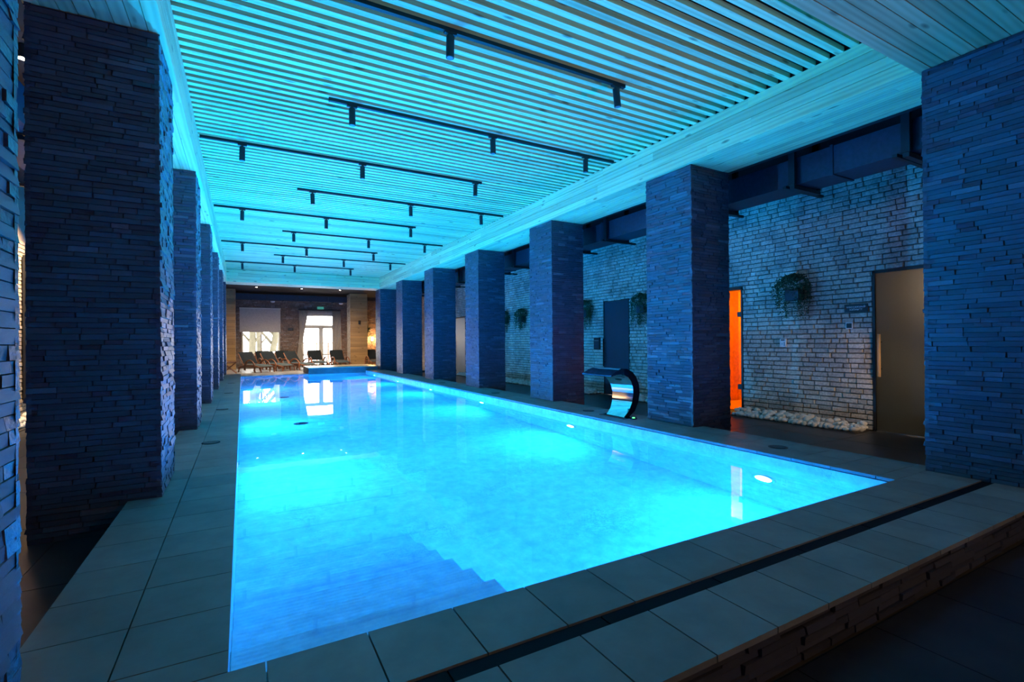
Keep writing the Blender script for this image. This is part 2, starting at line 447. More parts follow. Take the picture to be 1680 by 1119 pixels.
# riser cladding of the platform front
pcs = [(1 / ((o - CAM).length), stone_matrix(o, nn, 0, su, sn, sz)) for o, nn, su, sn, sz in
       face_courses((ER, EN + .035, 0), (0, -1, 0), ER - EL, P, -.024, .032, .003, [.18, .26, .34], lambda: R(.012, .03), vary=.1)]
# n=-Y -> u = n x z = -X : start at the right end
lay(pcs, SL_RAW, SL_ME, 130, dk, 'stone', 'stone_veneer', SLATE)
for xs_ in (EL, ER):
    nrm = (-1, 0, 0) if xs_ == EL else (1, 0, 0)
    org = (EL + .02, EN, 0) if xs_ == EL else (ER - .02, L, 0)
    pcs = [(1 / ((o - CAM).length), stone_matrix(o, nn, 0, su, sn, sz)) for o, nn, su, sn, sz in
           face_courses(org, nrm, L - EN, P, -.024, .04, .003, [.2, .3, .4], lambda: R(.012, .03))]
    lay(pcs, SL_RAW, SL_ME, 0, dk, 'stone', 'stone_veneer', SLATE)

# ---- water
wm = MB(); NX, NY = 12, 44
for j in range(NY + 1):
    for i in range(NX + 1): wm.v.append((W * i / NX, (L) * j / NY, DW))
for j in range(NY):
    for i in range(NX):
        a = j * (NX + 1) + i; wm.f.append((a, a + 1, a + NX + 2, a + NX + 1)); wm.r.append(0)
wo = wm.build('pool_water', WATER); tag(wo, 'calm bright blue water filling the long swimming pool', 'water', kind='stuff')

# ---- shell walls
def brick_wall(name, n, org, length, z0, z1, holes, raw, mes, m, singles, score, mortar, core):
    root = struct(core)
    pcs = []
    for o, nn, su, sn, sz in face_courses(org, n, length, z0, z1, .0655, .011, [.22, .21, .19, .15, .10], lambda: R(.014, .028), holes, .05):
        M = stone_matrix(o, nn, 0, su, sn, sz); c = o + Vector((0, 0, sz / 2)); pcs.append((score(c, su * sz), M))
    lay(pcs, raw, mes, singles, root, 'brick', 'brick_courses', m)
    return root
# right wall with door openings (y ranges), bottom P
D1 = (.62, 1.545, P, 1.865); D2 = (3.405, 4.28, P, 1.85); D3 = (6.05, 6.88, P, 1.89); D4 = (14.62, 15.67, P, 1.92)
def wall_core(name, xa, xb, y0, y1, z1, holes, m):
    mb = MB(); ys = y0
    for h in sorted(holes):
        mb.box((xa, ys, P), (xb, h[0], z1)); mb.box((xa, h[0], h[3]), (xb, h[1], z1)); ys = h[1]
    mb.box((xa, ys, P), (xb, y1, z1)); return mb.build(name, m)
rw = brick_wall('wall_right', (-1, 0, 0), (XWR + .02, YB, 0), YF - YB, P, 3.25,
    [(h[0] - YB, h[1] - YB, h[2], h[3]) for h in (D1, D2, D3, D4)], BR_RAW, BR_ME, BRICK, 300,
    lambda c, a: (1 if (1.54 < c.y < 3.55) else (.35 if 4.9 < c.y < 7.4 else .02)) * a / (c - CAM).length_squared, GROUT,
    wall_core('wall_right', XWR + .02, XWR + .25, YB, YF + .2, ZTOP, (D1, D2, D3, D4), GROUT))
lw = brick_wall('wall_left', (1, 0, 0), (XWL - .02, YF, 0), YF - YB, P, 2.68, [], BL_RAW, BL_ME, BRICKL, 120,
    lambda c, a: (1 if 8.2 < c.y < 9.0 else .001) * a, GROUTL,
    wall_core('wall_left', XWL - .25, XWL - .02, YB, YF + .2, ZTOP, [], GROUTL))
WIN = (.03, 1.62, .50, 2.62); DRF = (2.55, 4.12, ZL, 2.42)
fmb = MB()
for (x0, x1, z0, z1) in ((XWL - .25, WIN[0], P, ZTOP), (WIN[0], WIN[1], P, WIN[2]), (WIN[0], WIN[1], WIN[3], ZTOP), (WIN[1], DRF[0], P, ZTOP),
                         (DRF[0], DRF[1], DRF[3], ZTOP), (DRF[1], XWR + .25, P, ZTOP)):
    fmb.box((x0, YF + .02, z0), (x1, YF + .28, z1))
brick_wall('wall_far', (0, -1, 0), (XWR, YF + .02, 0), XWR - XWL, ZL, 3.2,
    [(XWR - WIN[1], XWR - WIN[0], WIN[2], WIN[3]), (XWR - DRF[1], XWR - DRF[0], DRF[2], DRF[3])], BR_RAW, BR_ME, BRICKF, 0, lambda c, a: a, GROUT,
    fmb.build('wall_far', GROUT))
struct(bx('wall_back', (XWL - .25, YB - .2, P), (XWR + .25, YB, ZTOP), ROOMW))
# ---- ceiling above slats, aisles and lounge
ceil = struct(bx('ceiling', (XWL - .25, YB - .2, ZTOP), (XWR + .25, YF + .28, ZTOP + .15), BLACKC))
bx('lounge_ceiling', (XWL - .02, 17.32, 3.36), (XWR + .02, YF + .02, 3.44), BLACKC, ceil)
# slats
SW, SH, SP = .060, .045, .1165
sl_me = MB().box((-(XIR - XIL) / 2 - .01, -SW / 2, 0), ((XIR - XIL) / 2 + .01, SW / 2, SH)).mesh('slat', WOODX)
sy = .523 + SW / 2 + .01 - SP * 2
k = 0
while sy < 16.45:
    put('slat', sl_me, ceil, Matrix.Translation(((XIL + XIR) / 2, sy, ZT))); sy += SP; k += 1
# ---- timber clad drop beams
def planks(parent, m, axis, o, du, nu, pu, dv_len, thick_dir, thick=.018, seg=2.6):
    """boards: axis of length ('x'/'y'), o start corner, du unit vector across boards, nu boards of pitch pu, total length dv_len"""
    ax = Vector((1, 0, 0)) if axis == 'x' else Vector((0, 1, 0)); du = Vector(du); td = Vector(thick_dir)
    for i in range(nu):
        t = -R(0, seg * .8)
        while t < dv_len:
            ln = seg * R(.8, 1.25); a, b = max(0, t), min(t + ln, dv_len); t += ln
            if dv_len - b < .2: b = dv_len; t = dv_len
            if b - a < .05: continue
            p0 = Vector(o) + ax * a + du * (i * pu + .0025); p1 = Vector(o) + ax * b + du * ((i + 1) * pu - .0025) + td * thick
            c = (p0 + p1) / 2; h = (p1 - p0) / 2; h = Vector((abs(h.x) , abs(h.y), abs(h.z)))
            j = R(-.0012, .0012)
            MB().box((-h.x, -h.y, -h.z), (h.x, h.y, h.z)).build('plank', m, parent, loc=c + td * j)
# right beam: side face at XIR looking -X, soffit at ZS
YN = .045; YFB = 16.5
core = struct(bx('trim_1', (XIR + .02, YN - 4.0, ZS + .02), (5.19, 17.3, ZTOP), BLACKC), 'wood clad drop beam along the right column row')
planks(core, WOODY, 'y', (XIR + .018, YN, ZS), (0, 0, 1), 4, .1015, YFB - YN, (-1, 0, 0))
planks(core, WOODY, 'y', (XIR, YN, ZS), (1, 0, 0), 8, .0868, 17.3 - YN, (0, 0, 1))
core = struct(bx('trim_2', (-1.075, YN - 4.0, ZS + .02), (XIL - .02, 17.3, ZTOP), BLACKC), 'wood clad drop beam along the left column row')
planks(core, WOODY, 'y', (XIL - .018, YN, ZS), (0, 0, 1), 4, .1015, YFB - YN, (1, 0, 0))
planks(core, WOODY, 'y', (XIL - 8 * .0868, YN - 2.6, ZS), (1, 0, 0), 8, .0868, 17.3 - YN + 2.6, (0, 0, 1))
core = struct(bx('trim_3', (XIL, YN - 2.6, ZS + .02), (5.19, YN - .02, ZTOP), BLACKC), 'wood clad cross beam over the near end of the pool')
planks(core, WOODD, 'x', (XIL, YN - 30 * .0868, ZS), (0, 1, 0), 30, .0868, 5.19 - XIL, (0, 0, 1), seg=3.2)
planks(core, WOODX, 'x', (XIL, YN - .018, ZS), (0, 0, 1), 4, .1015, XIR - XIL, (0, 1, 0), seg=3.2)
core = struct(bx('trim_4', (XIL - .02, YFB + .02, ZS + .02), (XIR + .02, 17.3, ZTOP), BLACKC), 'wood clad cross beam over the far end of the pool')
planks(core, WOODX, 'x', (XIL, YFB + .018, ZS), (0, 0, 1), 4, .1015, XIR - XIL, (0, -1, 0), seg=2.2)
planks(core, WOODX, 'x', (XIL, YFB, ZS), (0, 1, 0), 9, .0888, XIR - XIL, (0, 0, 1), seg=2.2)

# ================================================================== COLUMNS
ordn = ['nearest', 'second', 'third', 'fourth', 'fifth', 'sixth', 'last']
def column(side, k, label, singles):
    x0 = XR if side > 0 else XL - WC
    y0 = Y0 + k * S; y1 = y0 + DC
    if side < 0 and k == 0: y1 -= .135; y0 -= .135
    d = .025
    root = empty('stone_column', (x0 + WC / 2, y0 + DC / 2, P)); tag(root, label, 'column', 'slate clad columns beside the pool')
    ox, oy = x0 + WC / 2, y0 + DC / 2
    MB().box((-WC / 2 + d, -DC / 2 + d, 0), (WC / 2 - d, DC / 2 - d, ZS - P - .002)).build('column_core', GROUT, root)
    pcs = []; hw, hd = WC / 2, DC / 2; vary = (lambda: R(d * .85, d * 1.1) if random.random() > .12 else R(d * 1.1, d * 1.4)) if (side > 0 or k > 0) else (lambda: R(d * .9, d * 1.08))
    faces = [((-1, 0, 0), (-hw + d, -hd, 0), DC), ((1, 0, 0), (hw - d, hd, 0), DC), ((0, -1, 0), (hw, -hd + d, 0), WC), ((0, 1, 0), (-hw, hd - d, 0), WC)]
    for nrm, org, ln in faces:
        vis = 1.0 if nrm == ((-1, 0, 0) if side > 0 else (1, 0, 0)) else (.8 if nrm[1] < 0 else .0)
        if k == 0 and nrm[1] < 0: vis = .02
        for o, nn, su, sn, sz in face_courses(org, nrm, ln, 0, ZS - P - .003, .0335, .0007, [.10, .15, .20, .27], vary, vary=.15):
            c = o + Vector((ox, oy, P)); M = stone_matrix(o, nn, 0, su, sn, sz)
            cosv = abs((c - CAM).normalized().dot(nn)); pcs.append((vis * cosv * su * sz / (c - CAM).length_squared, M))
    lay(pcs, SL_RAW, SL_ME, singles, root, 'stone', 'stone_veneer', SLATE)
    return root
RL = ['slate column nearest the camera on the right, cut off by the right frame edge', 'second slate column from the camera on the right, beside the orange sauna door',
      'third slate column from the camera on the right, behind the chrome water spout', 'fourth slate column from the camera in the right row',
      'fifth slate column from the camera in the right row', 'sixth slate column from the camera in the right row', 'last slate column of the right row, beside the stone plinth']
LLb = ['slate column nearest the camera on the left, a blue strip at the left frame edge', 'big dark slate column second from the camera on the left',
       'third slate column from the camera in the left row', 'fourth slate column from the camera in the left row', 'fifth slate column from the camera in the left row',
       'sixth slate column from the camera in the left row', 'last slate column of the left row, at the far end of the deck']
for k in range(7):
    column(1, k, RL[k], 300 if k < 2 else 0)
    column(-1, k, LLb[k], 300 if k < 2 else 0)

# ================================================================== POOL LAMPS
def pool_lamp(x, y, sgn, label, rz=0.0, glow=1.0, power=1.0):
    z = -.60
    root = empty('pool_lamp', (x, y, z), rz); tag(root, label, 'lamp', 'underwater pool lamps')
    mb = MB(); n = 28; v = []; f = []
    for (r, dx) in ((.110, 0), (.110, .012), (.098, .02), (.078, .016), (.076, .004)):
        v += [(sgn * dx, r * math.cos(6.28319 * i / n), r * math.sin(6.28319 * i / n)) for i in range(n)]
    for k in range(4): f += [(k * n + i, k * n + (i + 1) % n, (k + 1) * n + (i + 1) % n, (k + 1) * n + i) for i in range(n)]
    mb.add(v, f).build('lamp_ring', CHROME, root, smooth=True)
    mb = MB(); mb.cyl((0, 0, 0), (sgn * .006, 0, 0), .077, n=28); mb.build('lamp_lens', LENS, root)
    light('lamp_light', 'AREA', (sgn * .024, 0, 0), POOL_W * power, POOL_COL, root, (sgn, 0, -.12), shape='DISK', size=.15)
    # added unseen light above the water, standing in for the refracted lamp beam
    light('added_beam_light', 'SPOT', (sgn * .25, 0, .60 + DW + .02), GLOW_W * glow, GLOW_COL, root, (sgn * .55, 0, 1), spot_size=3.0, spot_blend=1.0, shadow_soft_size=.0)
names_r = ['nearest round underwater lamp in the right pool wall', 'second underwater lamp from the camera in the right pool wall, below the chrome spout', 'third underwater lamp from the camera in the right pool wall',
           'fourth underwater lamp from the camera in the right pool wall', 'fifth underwater lamp from the camera in the right pool wall', 'farthest underwater lamp in the right pool wall']
for i in range(6): pool_lamp(W - .002, .99 + 2.88 * i, -1, names_r[i], 0, .35 if i == 0 else .55, .72 if i == 0 else 1.0)
for i in range(4): pool_lamp(.002, 3.87 + 2.88 * i, 1, ['nearest', 'second', 'third', 'farthest'][i] + ' underwater lamp set in the left pool wall, hidden below the left edge', 0, 2.3)
pool_lamp(2.75, .002, 1, 'underwater lamp in the near pool wall right of the steps, hidden below the near edge', math.pi / 2, 0.02, .4)

# ================================================================== TRACK LIGHTS
def track(y, xa, xb, spots, label):
    root = empty('track_light', (xa, y, ZT)); tag(root, label, 'light', 'black spotlight tracks on the slat ceiling')
    MB().box((0, -.0175, -.032), (xb - xa, .0175, -.001)).build('track_rail', BLACK, root)
    for xx in (-.012, xb - xa): MB().box((xx, -.019, -.034), (xx + .012, .019, -.0005)).build('end_cap', BLACK, root)
    for i, sx in enumerate(spots):
        tilt = .12 if (abs(y - 1.82) < .01 and i == len(spots) - 1) else R(-.03, .03)
        ad = MB().box((sx - xa - .05, -.016, -.046), (sx - xa + .05, .016, -.032)).build('spot_adapter', BLACK, root)
        s = MB().cyl((0, 0, 0), (0, 0, -.165), .032, n=20).build('spotlight', BLACK, root, loc=(sx - xa, 0, -.062), smooth=False); s.rotation_euler = (0, -tilt, 0)
        MB().cyl((0, 0, .02), (0, 0, 0), .012, n=10).build('stem', BLACK, s)
        MB().cyl((0, 0, -.165), (0, 0, -.167), .024, n=20).build('lens', SPOTOFF, s)
A = (.06, 1.47, 3.13); B = (1.03, 2.62, 3.97)
ys = [1.82, 3.38, 4.98, 6.56, 8.2, 9.78, 11.5, 12.95, 14.67]
tn = ['nearest ceiling track, its rail cut by the top of the frame', 'second ceiling track from the camera', 'third ceiling track from the camera', 'fourth ceiling track from the camera', 'fifth ceiling track from the camera',
      'sixth ceiling track from the camera', 'seventh ceiling track from the camera', 'eighth ceiling track from the camera', 'farthest ceiling track, just before the far cross beam']
for i, y in enumerate(ys):
    if i % 2 == 0: track(y, -.36, 3.22, A, tn[i] + ', black with three spotlights')
    else: track(y, .82, 4.42, B, tn[i] + ', black with three spotlights')

# ================================================================== RIGHT WALL FITTINGS
def door_frame(name, dr, label):
    y0, y1, z0, z1 = dr
    root = struct(empty(name, (XWR, (y0 + y1) / 2, P)), label); c = (y0 + y1) / 2; hw = (y1 - y0) / 2; H = z1 - P
    mb = MB(); mb.box((-.004, -hw, 0), (.16, -hw + .03, H)); mb.box((-.004, hw - .03, 0), (.16, hw, H)); mb.box((-.004, -hw, H - .03), (.16, hw, H))
    mb.build('door_frame', BLACK, root)
    return root, hw, H
def room(root, hw, H, depth, m, extra=.5):
    mb = MB(); t = .06
    mb.box((.251, -hw - extra - t, -.06), (depth + t, hw + extra + t, 0)); mb.box((.251, -hw - extra - t, H + .1), (depth + t, hw + extra + t, H + .1 + t))
    mb.box((.251, -hw - extra - t, 0), (depth, -hw - extra, H + .1)); mb.box((.251, hw + extra, 0), (depth, hw + extra + t, H + .1)); mb.box((depth, -hw - extra - t, 0), (depth + t, hw + extra + t, H + .1))
    mb.build('room_behind', m, root)
def vhandle(root, y, z0, z1, m, out=-.045, r=.014):
    h = MB().box((out - r, y - r, z0), (out + r, y + r, z1)).build('door_handle', m, root, bev=.004)
    mb = MB(); mb.cyl((0.02, y, z0 + .1), (out, y, z0 + .1), .006); mb.cyl((.02, y, z1 - .1), (out, y, z1 - .1), .006); mb.build('handle_post', DKMETAL, h)
# door 1: frosted, lit from behind
r1, hw, H = door_frame('door_1', D1, 'frosted glass door with a wooden bar handle at the right')
MB().box((.02, -hw + .03, .012), (.03, hw - .03, H - .03)).build('frosted_panel', FROST, r1)
vhandle(r1, hw - .09, .70, 1.24, OAK)
MB().box((.0, -hw + .03, .0), (.04, hw - .03, .012)).build('threshold', CHROME, r1)
room(r1, hw, H, 1.6, DOORG)
light('room_lamp', 'POINT', (.33, -.52, 1.8), 15, (1, .80, .58), r1, shadow_soft_size=.12)
# door 2: sauna
r2, hw, H = door_frame('door_2', D2, 'amber lit sauna glass door half hidden behind the second right column')
MB().box((.03, -hw + .03, .012), (.038, hw - .03, H - .03)).build('glass_panel', GLASSO, r2)
for zz in (.42, 1.60): MB().box((-.01, -hw + .005, zz - .04), (.06, -hw + .09, zz + .04)).build('hinge', BLACK, r2)
room(r2, hw, H, 1.5, SAUNAW, .3)
light('sauna_lamp', 'POINT', (.42, .60, 1.85), 78, (1, .85, .06), r2, shadow_soft_size=.1)
# door 3: dark
r3, hw, H = door_frame('door_3', D3, 'dark navy door with a tall bar handle')
MB().box((.004, -hw + .03, .004), (.05, hw - .03, H - .03)).build('door_panel', DOORK, r3)
vhandle(r3, hw - .05, .62, 1.24, DKMETAL, -.05, .012)
# door 4: far
r4, hw, H = door_frame('door_4', D4, 'grey glazed door farthest along the right wall')
MB().box((.004, -hw + .03, .004), (.05, hw - .03, H - .03)).build('door_panel', DOORG, r4)
vhandle(r4, hw - .06, .62, 1.2, DKMETAL, -.05, .012)

# sign with lettering
sg = empty('door_sign', (XWR - .008, 1.731, 1.352)); tag(sg, 'small black sign with two lines of pale lettering beside the frosted door', 'sign')
MB().box((-.006, -.142, 0), (0, .142, .106)).build('sign_plate', BLACK, sg, bev=.002)
for yy in (-.12, .12): MB().cyl((-.006, yy, .053), (-.010, yy, .053), .007).build('screw', CHROME, sg)
def text(body, size, loc, rot, m, parent, name, ext=.0008, align='CENTER'):
    c = D.curves.new(name, 'FONT'); c.body = body; c.size = size; c.align_x = align; c.align_y = 'CENTER'; c.extrude = ext; c.materials.append(m)
    o = D.objects.new(name, c); C.objects.link(o); bpy.context.view_layer.update()
    me = D.meshes.new_from_object(o.evaluated_get(bpy.context.evaluated_depsgraph_get())); D.objects.remove(o)
    o = D.objects.new(name, me); C.objects.link(o); o.location = loc; o.rotation_euler = rot; o.parent = parent; return o
rotR = (math.pi / 2, 0, -math.pi / 2)
text('массажный', .040, (-.0075, 0, .068), rotR, LETTER, sg, 'lettering')
text('кабинет', .040, (-.0075, 0, .034), rotR, LETTER, sg, 'lettering')
# square switch
sw = empty('wall_switch', (XWR - .006, 1.815, 1.175)); tag(sw, 'square wall switch with pale frame and black centre below the black sign', 'switch')
MB().box((-.008, -.043, -.043), (0, .043, .043)).build('switch_frame', WHITEP, sw, bev=.002); MB().box((-.011, -.032, -.032), (-.007, .032, .032)).build('switch_rocker', BLACK, sw)
th = empty('thermostat', (XWR - .006, 2.72, .948)); tag(th, 'white wall thermostat with a small dark display below the trailing plant', 'thermostat')
MB().box((-.022, -.048, -.062), (0, .048, .062)).build('thermostat_body', WHITEP, th, bev=.004)
MB().box((-.024, -.028, .034), (-.0215, .028, .05)).build('display', BLACK, th); MB().box((-.024, -.026, -.045), (-.0215, -.020, .012)).build('slider', BLACK, th)
MB().cyl((-.0215, .010, -.015), (-.026, .010, -.015), .011).build('dial', plain('pale_teal_dial', (.3, .6, .65), .4), th)
cp = empty('control_panel', (XWR - .006, 7.08, .945)); tag(cp, 'black control panel with rows of keys on the wall left of the dark door', 'control panel')
MB().box((-.04, -.10, -.135), (0, .10, .135)).build('panel_body', BLACK, cp, bev=.006)
MB().box((-.042, -.075, .055), (-.039, .075, .075)).build('display', DOORG, cp)
for i in range(4): MB().box((-.043, -.07, -.10 + i * .035), (-.039, .07, -.08 + i * .035)).build('key_row', DUCT, cp)

# plants
def leaf_quads(mb, p, size, n, drop=0.6):
    for _ in range(n):
        c = p + Vector((R(-1, 1), R(-1, 1), R(-1, 1))) * size * 1.2
        a = Vector((R(-1, 1), R(-1, 1), R(-1.6, .2))).normalized(); b = a.orthogonal().normalized(); b.rotate(Matrix.Rotation(R(0, 6.28), 3, a)); s = size * R(.7, 1.3)
        mb.add([c, c + a * s * .5 + b * s * .35, c + a * s, c + a * s * .5 - b * s * .35], [(0, 1, 2, 3)], random.random() * .9 + .05)
def planter(y, label, zc=1.72, x=XWR, m=LEAF, sc_=1.0, nrm=-1, n_str=46):
    root = empty('wall_planter', (x, y, zc)); tag(root, label, 'plant', 'trailing plants on the brick walls')
    MB().box((min(0, nrm * .15), -.10, -.16), (max(0, nrm * .15), .10, .0)).build('planter_box', DUCT, root, bev=.006)
    mb = MB()
    for _ in range(230):
        th_ = R(0, 6.28); ph = R(.05, 1.5); rr = .25 * sc_
        leaf_quads(mb, Vector((nrm * (.12 + rr * .55 * math.cos(th_) * math.sin(ph)), rr * 1.0 * math.sin(th_) * math.sin(ph), .02 + rr * .75 * math.cos(ph))), .026, 5)
    for s_ in range(n_str):
        yy = R(-.25, .25) * sc_; xx = nrm * R(.03, .24); ln = R(.12, .30) + (.16 if abs(abs(yy) - .10) < .07 else 0)
        if abs(yy) < .035: ln *= .3
        z = .05; steps = int(ln / .016)
        for q in range(steps):
            leaf_quads(mb, Vector((xx + R(-.008, .008), yy + R(-.008, .008), z - q * .018)), .02, 3)
    o = mb.build('foliage', m, root); o['kind'] = 'stuff'
planter(2.51, 'trailing plant in a dark wall planter between the sauna door and the frosted door', 1.72)
planter(5.58, 'trailing plant on the right wall, half hidden by the second right column')
planter(7.42, 'trailing plant on the right wall left of the dark door, beside the third right column')
planter(10.40, 'trailing plant on the right wall, right one of the pair between third and fourth columns')
planter(11.42, 'trailing plant on the right wall, left one of the pair between third and fourth columns')
planter(17.9, 'trailing plant on the far part of the right wall, behind the fifth column')

# pebble beds
pb_me = []
for s in range(5):
    bm = bmesh.new(); bmesh.ops.create_icosphere(bm, subdivisions=2, radius=1.0); rr = random.Random(s)
    sx, sy_, sz_ = rr.uniform(.85, 1.15), rr.uniform(.75, 1.0), rr.uniform(.62, .85); ph = [rr.uniform(0, 6) for _ in range(3)]
    for v in bm.verts:
        k_ = 1 + .10 * math.sin(3 * v.co.x + ph[0]) + .10 * math.sin(3.3 * v.co.y + ph[1]) + .08 * math.sin(3 * v.co.z + ph[2])
        v.co = Vector((v.co.x * sx * k_, v.co.y * sy_ * k_, v.co.z * sz_ * k_))
    me = D.meshes.new('pebble'); bm.to_mesh(me); bm.free(); me.materials.append(PEBBLE); me.polygons.foreach_set('use_smooth', [True] * len(me.polygons)); pb_me.append(me)
PBV = [([v.co.copy() for v in me.vertices], [tuple(p.vertices) for p in me.polygons]) for me in pb_me]
def pebble_bed(x0, x1, y0, y1, label, singles, taper=0.0, r=(.030, .052)):
    root = empty('pebble_bed', ((x0 + x1) / 2, (y0 + y1) / 2, P)); tag(root, label, 'pebbles', 'white pebble beds along the walls')
    hx, hy = (x1 - x0) / 2, (y1 - y0) / 2
    mb = MB(); base = MB().box((-hx, -hy, 0), (hx, hy, .012)).build('bed_base', GROUT, root)
    stuff = MB(); stp = .068 if singles else .075
    for layer in range(2):
        y = -hy + .03
        while y < hy - .02:
            x = -hx + .03
            while x < hx - .01:
                rad = R(*r); wallside = (x + hx) / (2 * hx) if x0 > 0 else 1 - (x + hx) / (2 * hx)
                if layer == 0 or (random.random() < .5 and wallside > .25):
                    M = Matrix.Translation((x + R(-.014, .014), y + R(-.014, .014), .012 + rad * .6 + layer * .045 + wallside * .012)) @ Matrix.Rotation(R(0, 6.28), 4, 'Z') @ Matrix.Rotation(R(-.5, .5), 4, 'X') @ Matrix.Scale(rad, 4)
                    if singles: put('pebble', random.choice(pb_me), root, M)
                    else: 
                        v, f = random.choice(PBV); stuff.add([M @ p for p in v], f, random.random() * .9 + .05)
                x += stp
            y += stp
    if stuff.v:
        o = stuff.build('pebbles', PEBBLE, root, smooth=True); o['kind'] = 'stuff'
pebble_bed(6.74, 7.08, 1.57, 3.38, 'bed of white pebbles between the frosted door and the sauna door', True)
pebble_bed(6.74, 7.08, 4.32, 6.02, 'bed of white pebbles between the sauna door and the dark door', False)
pebble_bed(6.74, 7.08, 6.92, 14.58, 'long bed of white pebbles left of the dark door', False)
pebble_bed(-2.96, -2.62, -.5, 16.5, 'bed of white pebbles along the left brick wall', False)

# ventilation ducts
def duct(x0, x1, label, hang):
    root = empty('ventilation_duct', (0, 0, 2.75)); tag(root, label, 'duct')
    y = YB + .1
    i = 0
    while y < 17.0:
        y2 = min(y + 1.9, 17.0); MB().box((x0, y, 0), (x1, y2 - .012, .30)).build('duct_section', DUCT, root)
        MB().box((x0 - .012, y2 - .03, -.012), (x1 + .012, y2, .312)).build('duct_flange', DUCT, root); y = y2; i += 1
    sgn = 1 if x0 > 0 else -1
    for yy in hang:
        h = MB().box((x0 - .06, yy - .025, -.055), (x1 + .06, yy + .025, -.013)).build('hanger_bar', BLACK, root)
        MB().box((x0 - .06 if sgn > 0 else x0 - .30, yy + .07, -.03), (x1 + .30 if sgn > 0 else x1 + .06, yy + .11, .0)).build('hanger_arm', BLACK, h)
        for xx in (x0 - .045, x1 + .03): MB().box((xx - .03, yy - .035, -.013), (xx + .015, yy + .035, ZTOP - 2.75)).build('hanger_strap', BLACK, h)
duct(5.55, 5.95, 'dark navy ventilation duct hung over the right aisle', [.5 + 1.08 * i for i in range(-2, 15)])
duct(-1.86, -1.46, 'dark navy ventilation duct hung over the left aisle', [.6 + 1.6 * i for i in range(-2, 10)])
# black strip along the outer beam edge
struct(bx('trim_5', (5.195, YN - 4.0, ZS - .0), (5.26, 17.3, ZTOP), BLACK), 'black strip along the outer edge of the right beam')

# aisle downlights (left) and wall foliage
def downlight(loc, label, e, aim, col=WARM, size=1.6):
    root = empty('ceiling_downlight', loc); tag(root, label, 'light', 'small round ceiling spotlights')
    MB().cyl((0, 0, 0), (0, 0, .11), .04, n=16).build('lamp_housing', BLACK, root); MB().cyl((0, 0, .11), (0, 0, ZTOP - loc[2] if loc[1] < 17.3 else 3.36 - loc[2]), .008, n=8).build('stem', BLACK, root)
    MB().cyl((0, 0, -.002), (0, 0, .004), .032, n=16).build('lamp_lens', SPOTLIT, root)
    light('spot_light', 'SPOT', (0, 0, -.02), e, col, root, aim, spot_size=size, spot_blend=.7, shadow_soft_size=.03)
for i, y in enumerate((4.08, 8.2, 12.4)): downlight((-1.62 if i == 0 else -2.2, y, 3.5 if i == 0 else 3.35), ['small lit spot high in the left aisle beside the second column', 'second lit spot along the left aisle', 'third lit spot along the left aisle'][i], 900, (-.5, .15, -1), (1, .66, .36))
gw = empty('foliage_panel', (XWL + .02, 8.93, .1)); tag(gw, 'strip of bright green wall foliage seen beside the second left column', 'plant')
MB().box((0, 0, 0), (.03, 1.6, 2.35)).build('panel_board', BLACK, gw)
mb = MB()
for _ in range(1500): leaf_quads(mb, Vector((R(.09, .13), R(-.02, 1.6), R(0, 2.35))), .03, 2)
mb.build('foliage', LEAFB, gw)['kind'] = 'stuff'

# ================================================================== WATER SPOUT
def spout():
    root = empty('water_spout', (4.36, 3.1, 0)); tag(root, 'curved chrome waterfall spout standing on the right pool deck', 'water spout')
    ox = 4.36
    outer = [(4.43, .012), (4.525, .08), (4.585, .19), (4.61, .31), (4.60, .42), (4.555, .52), (4.49, .59), (4.40, .632), (4.30, .640), (4.22, .61), (4.13, .555)]
    inner = [(4.335, .012), (4.42, .085), (4.475, .19), (4.50, .30), (4.495, .39), (4.465, .465), (4.42, .52), (4.36, .55), (4.29, .565), (4.22, .56), (4.135, .540)]
    n = len(outer); far = [.34 + (.60 - .34) * (i / (n - 1)) ** 1.1 for i in range(n)]
    v = []; f = []
    for (a, b, w_) in zip(outer, inner, far):
        v += [(a[0] - ox, 0, a[1]), (a[0] - ox, w_, a[1]), (b[0] - ox, w_, b[1]), (b[0] - ox, 0, b[1])]
    def strip(k, m, name, smooth=True):
        vv = []; ff = []
        for i in range(n): vv += [v[4 * i + k], v[4 * i + (k + 1) % 4]]
        for i in range(n - 1): ff.append((2 * i, 2 * i + 1, 2 * i + 3, 2 * i + 2))
        o = MB().add(vv, ff).build(name, m, root, smooth=smooth); return o
    strip(0, CHROME, 'outer_shell'); strip(2, CHROME, 'inner_shell'); strip(1, DKMETAL, 'side_plate', False); strip(3, DKMETAL, 'side_plate', False)
    i = 4 * (n - 1); lip = MB().add([v[i], v[i + 1], v[i + 2], v[i + 3]], [(0, 1, 2, 3)]).build('spout_lip', DKMETAL, root)
    MB().box((-.09, -.07, 0), (.13, .42, .012)).build('base_plate', DKMETAL, root, bev=.004)
spout()
bt = empty('air_button', (4.40, 2.99, 0)); tag(bt, 'small round deck button with a green light beside the chrome spout', 'button')
MB().cyl((0, 0, 0), (0, 0, .014), .045, n=20).build('button_rim', DKMETAL, bt); MB().cyl((0, 0, .014), (0, 0, .02), .016, n=14).build('indicator', GREENL, bt)
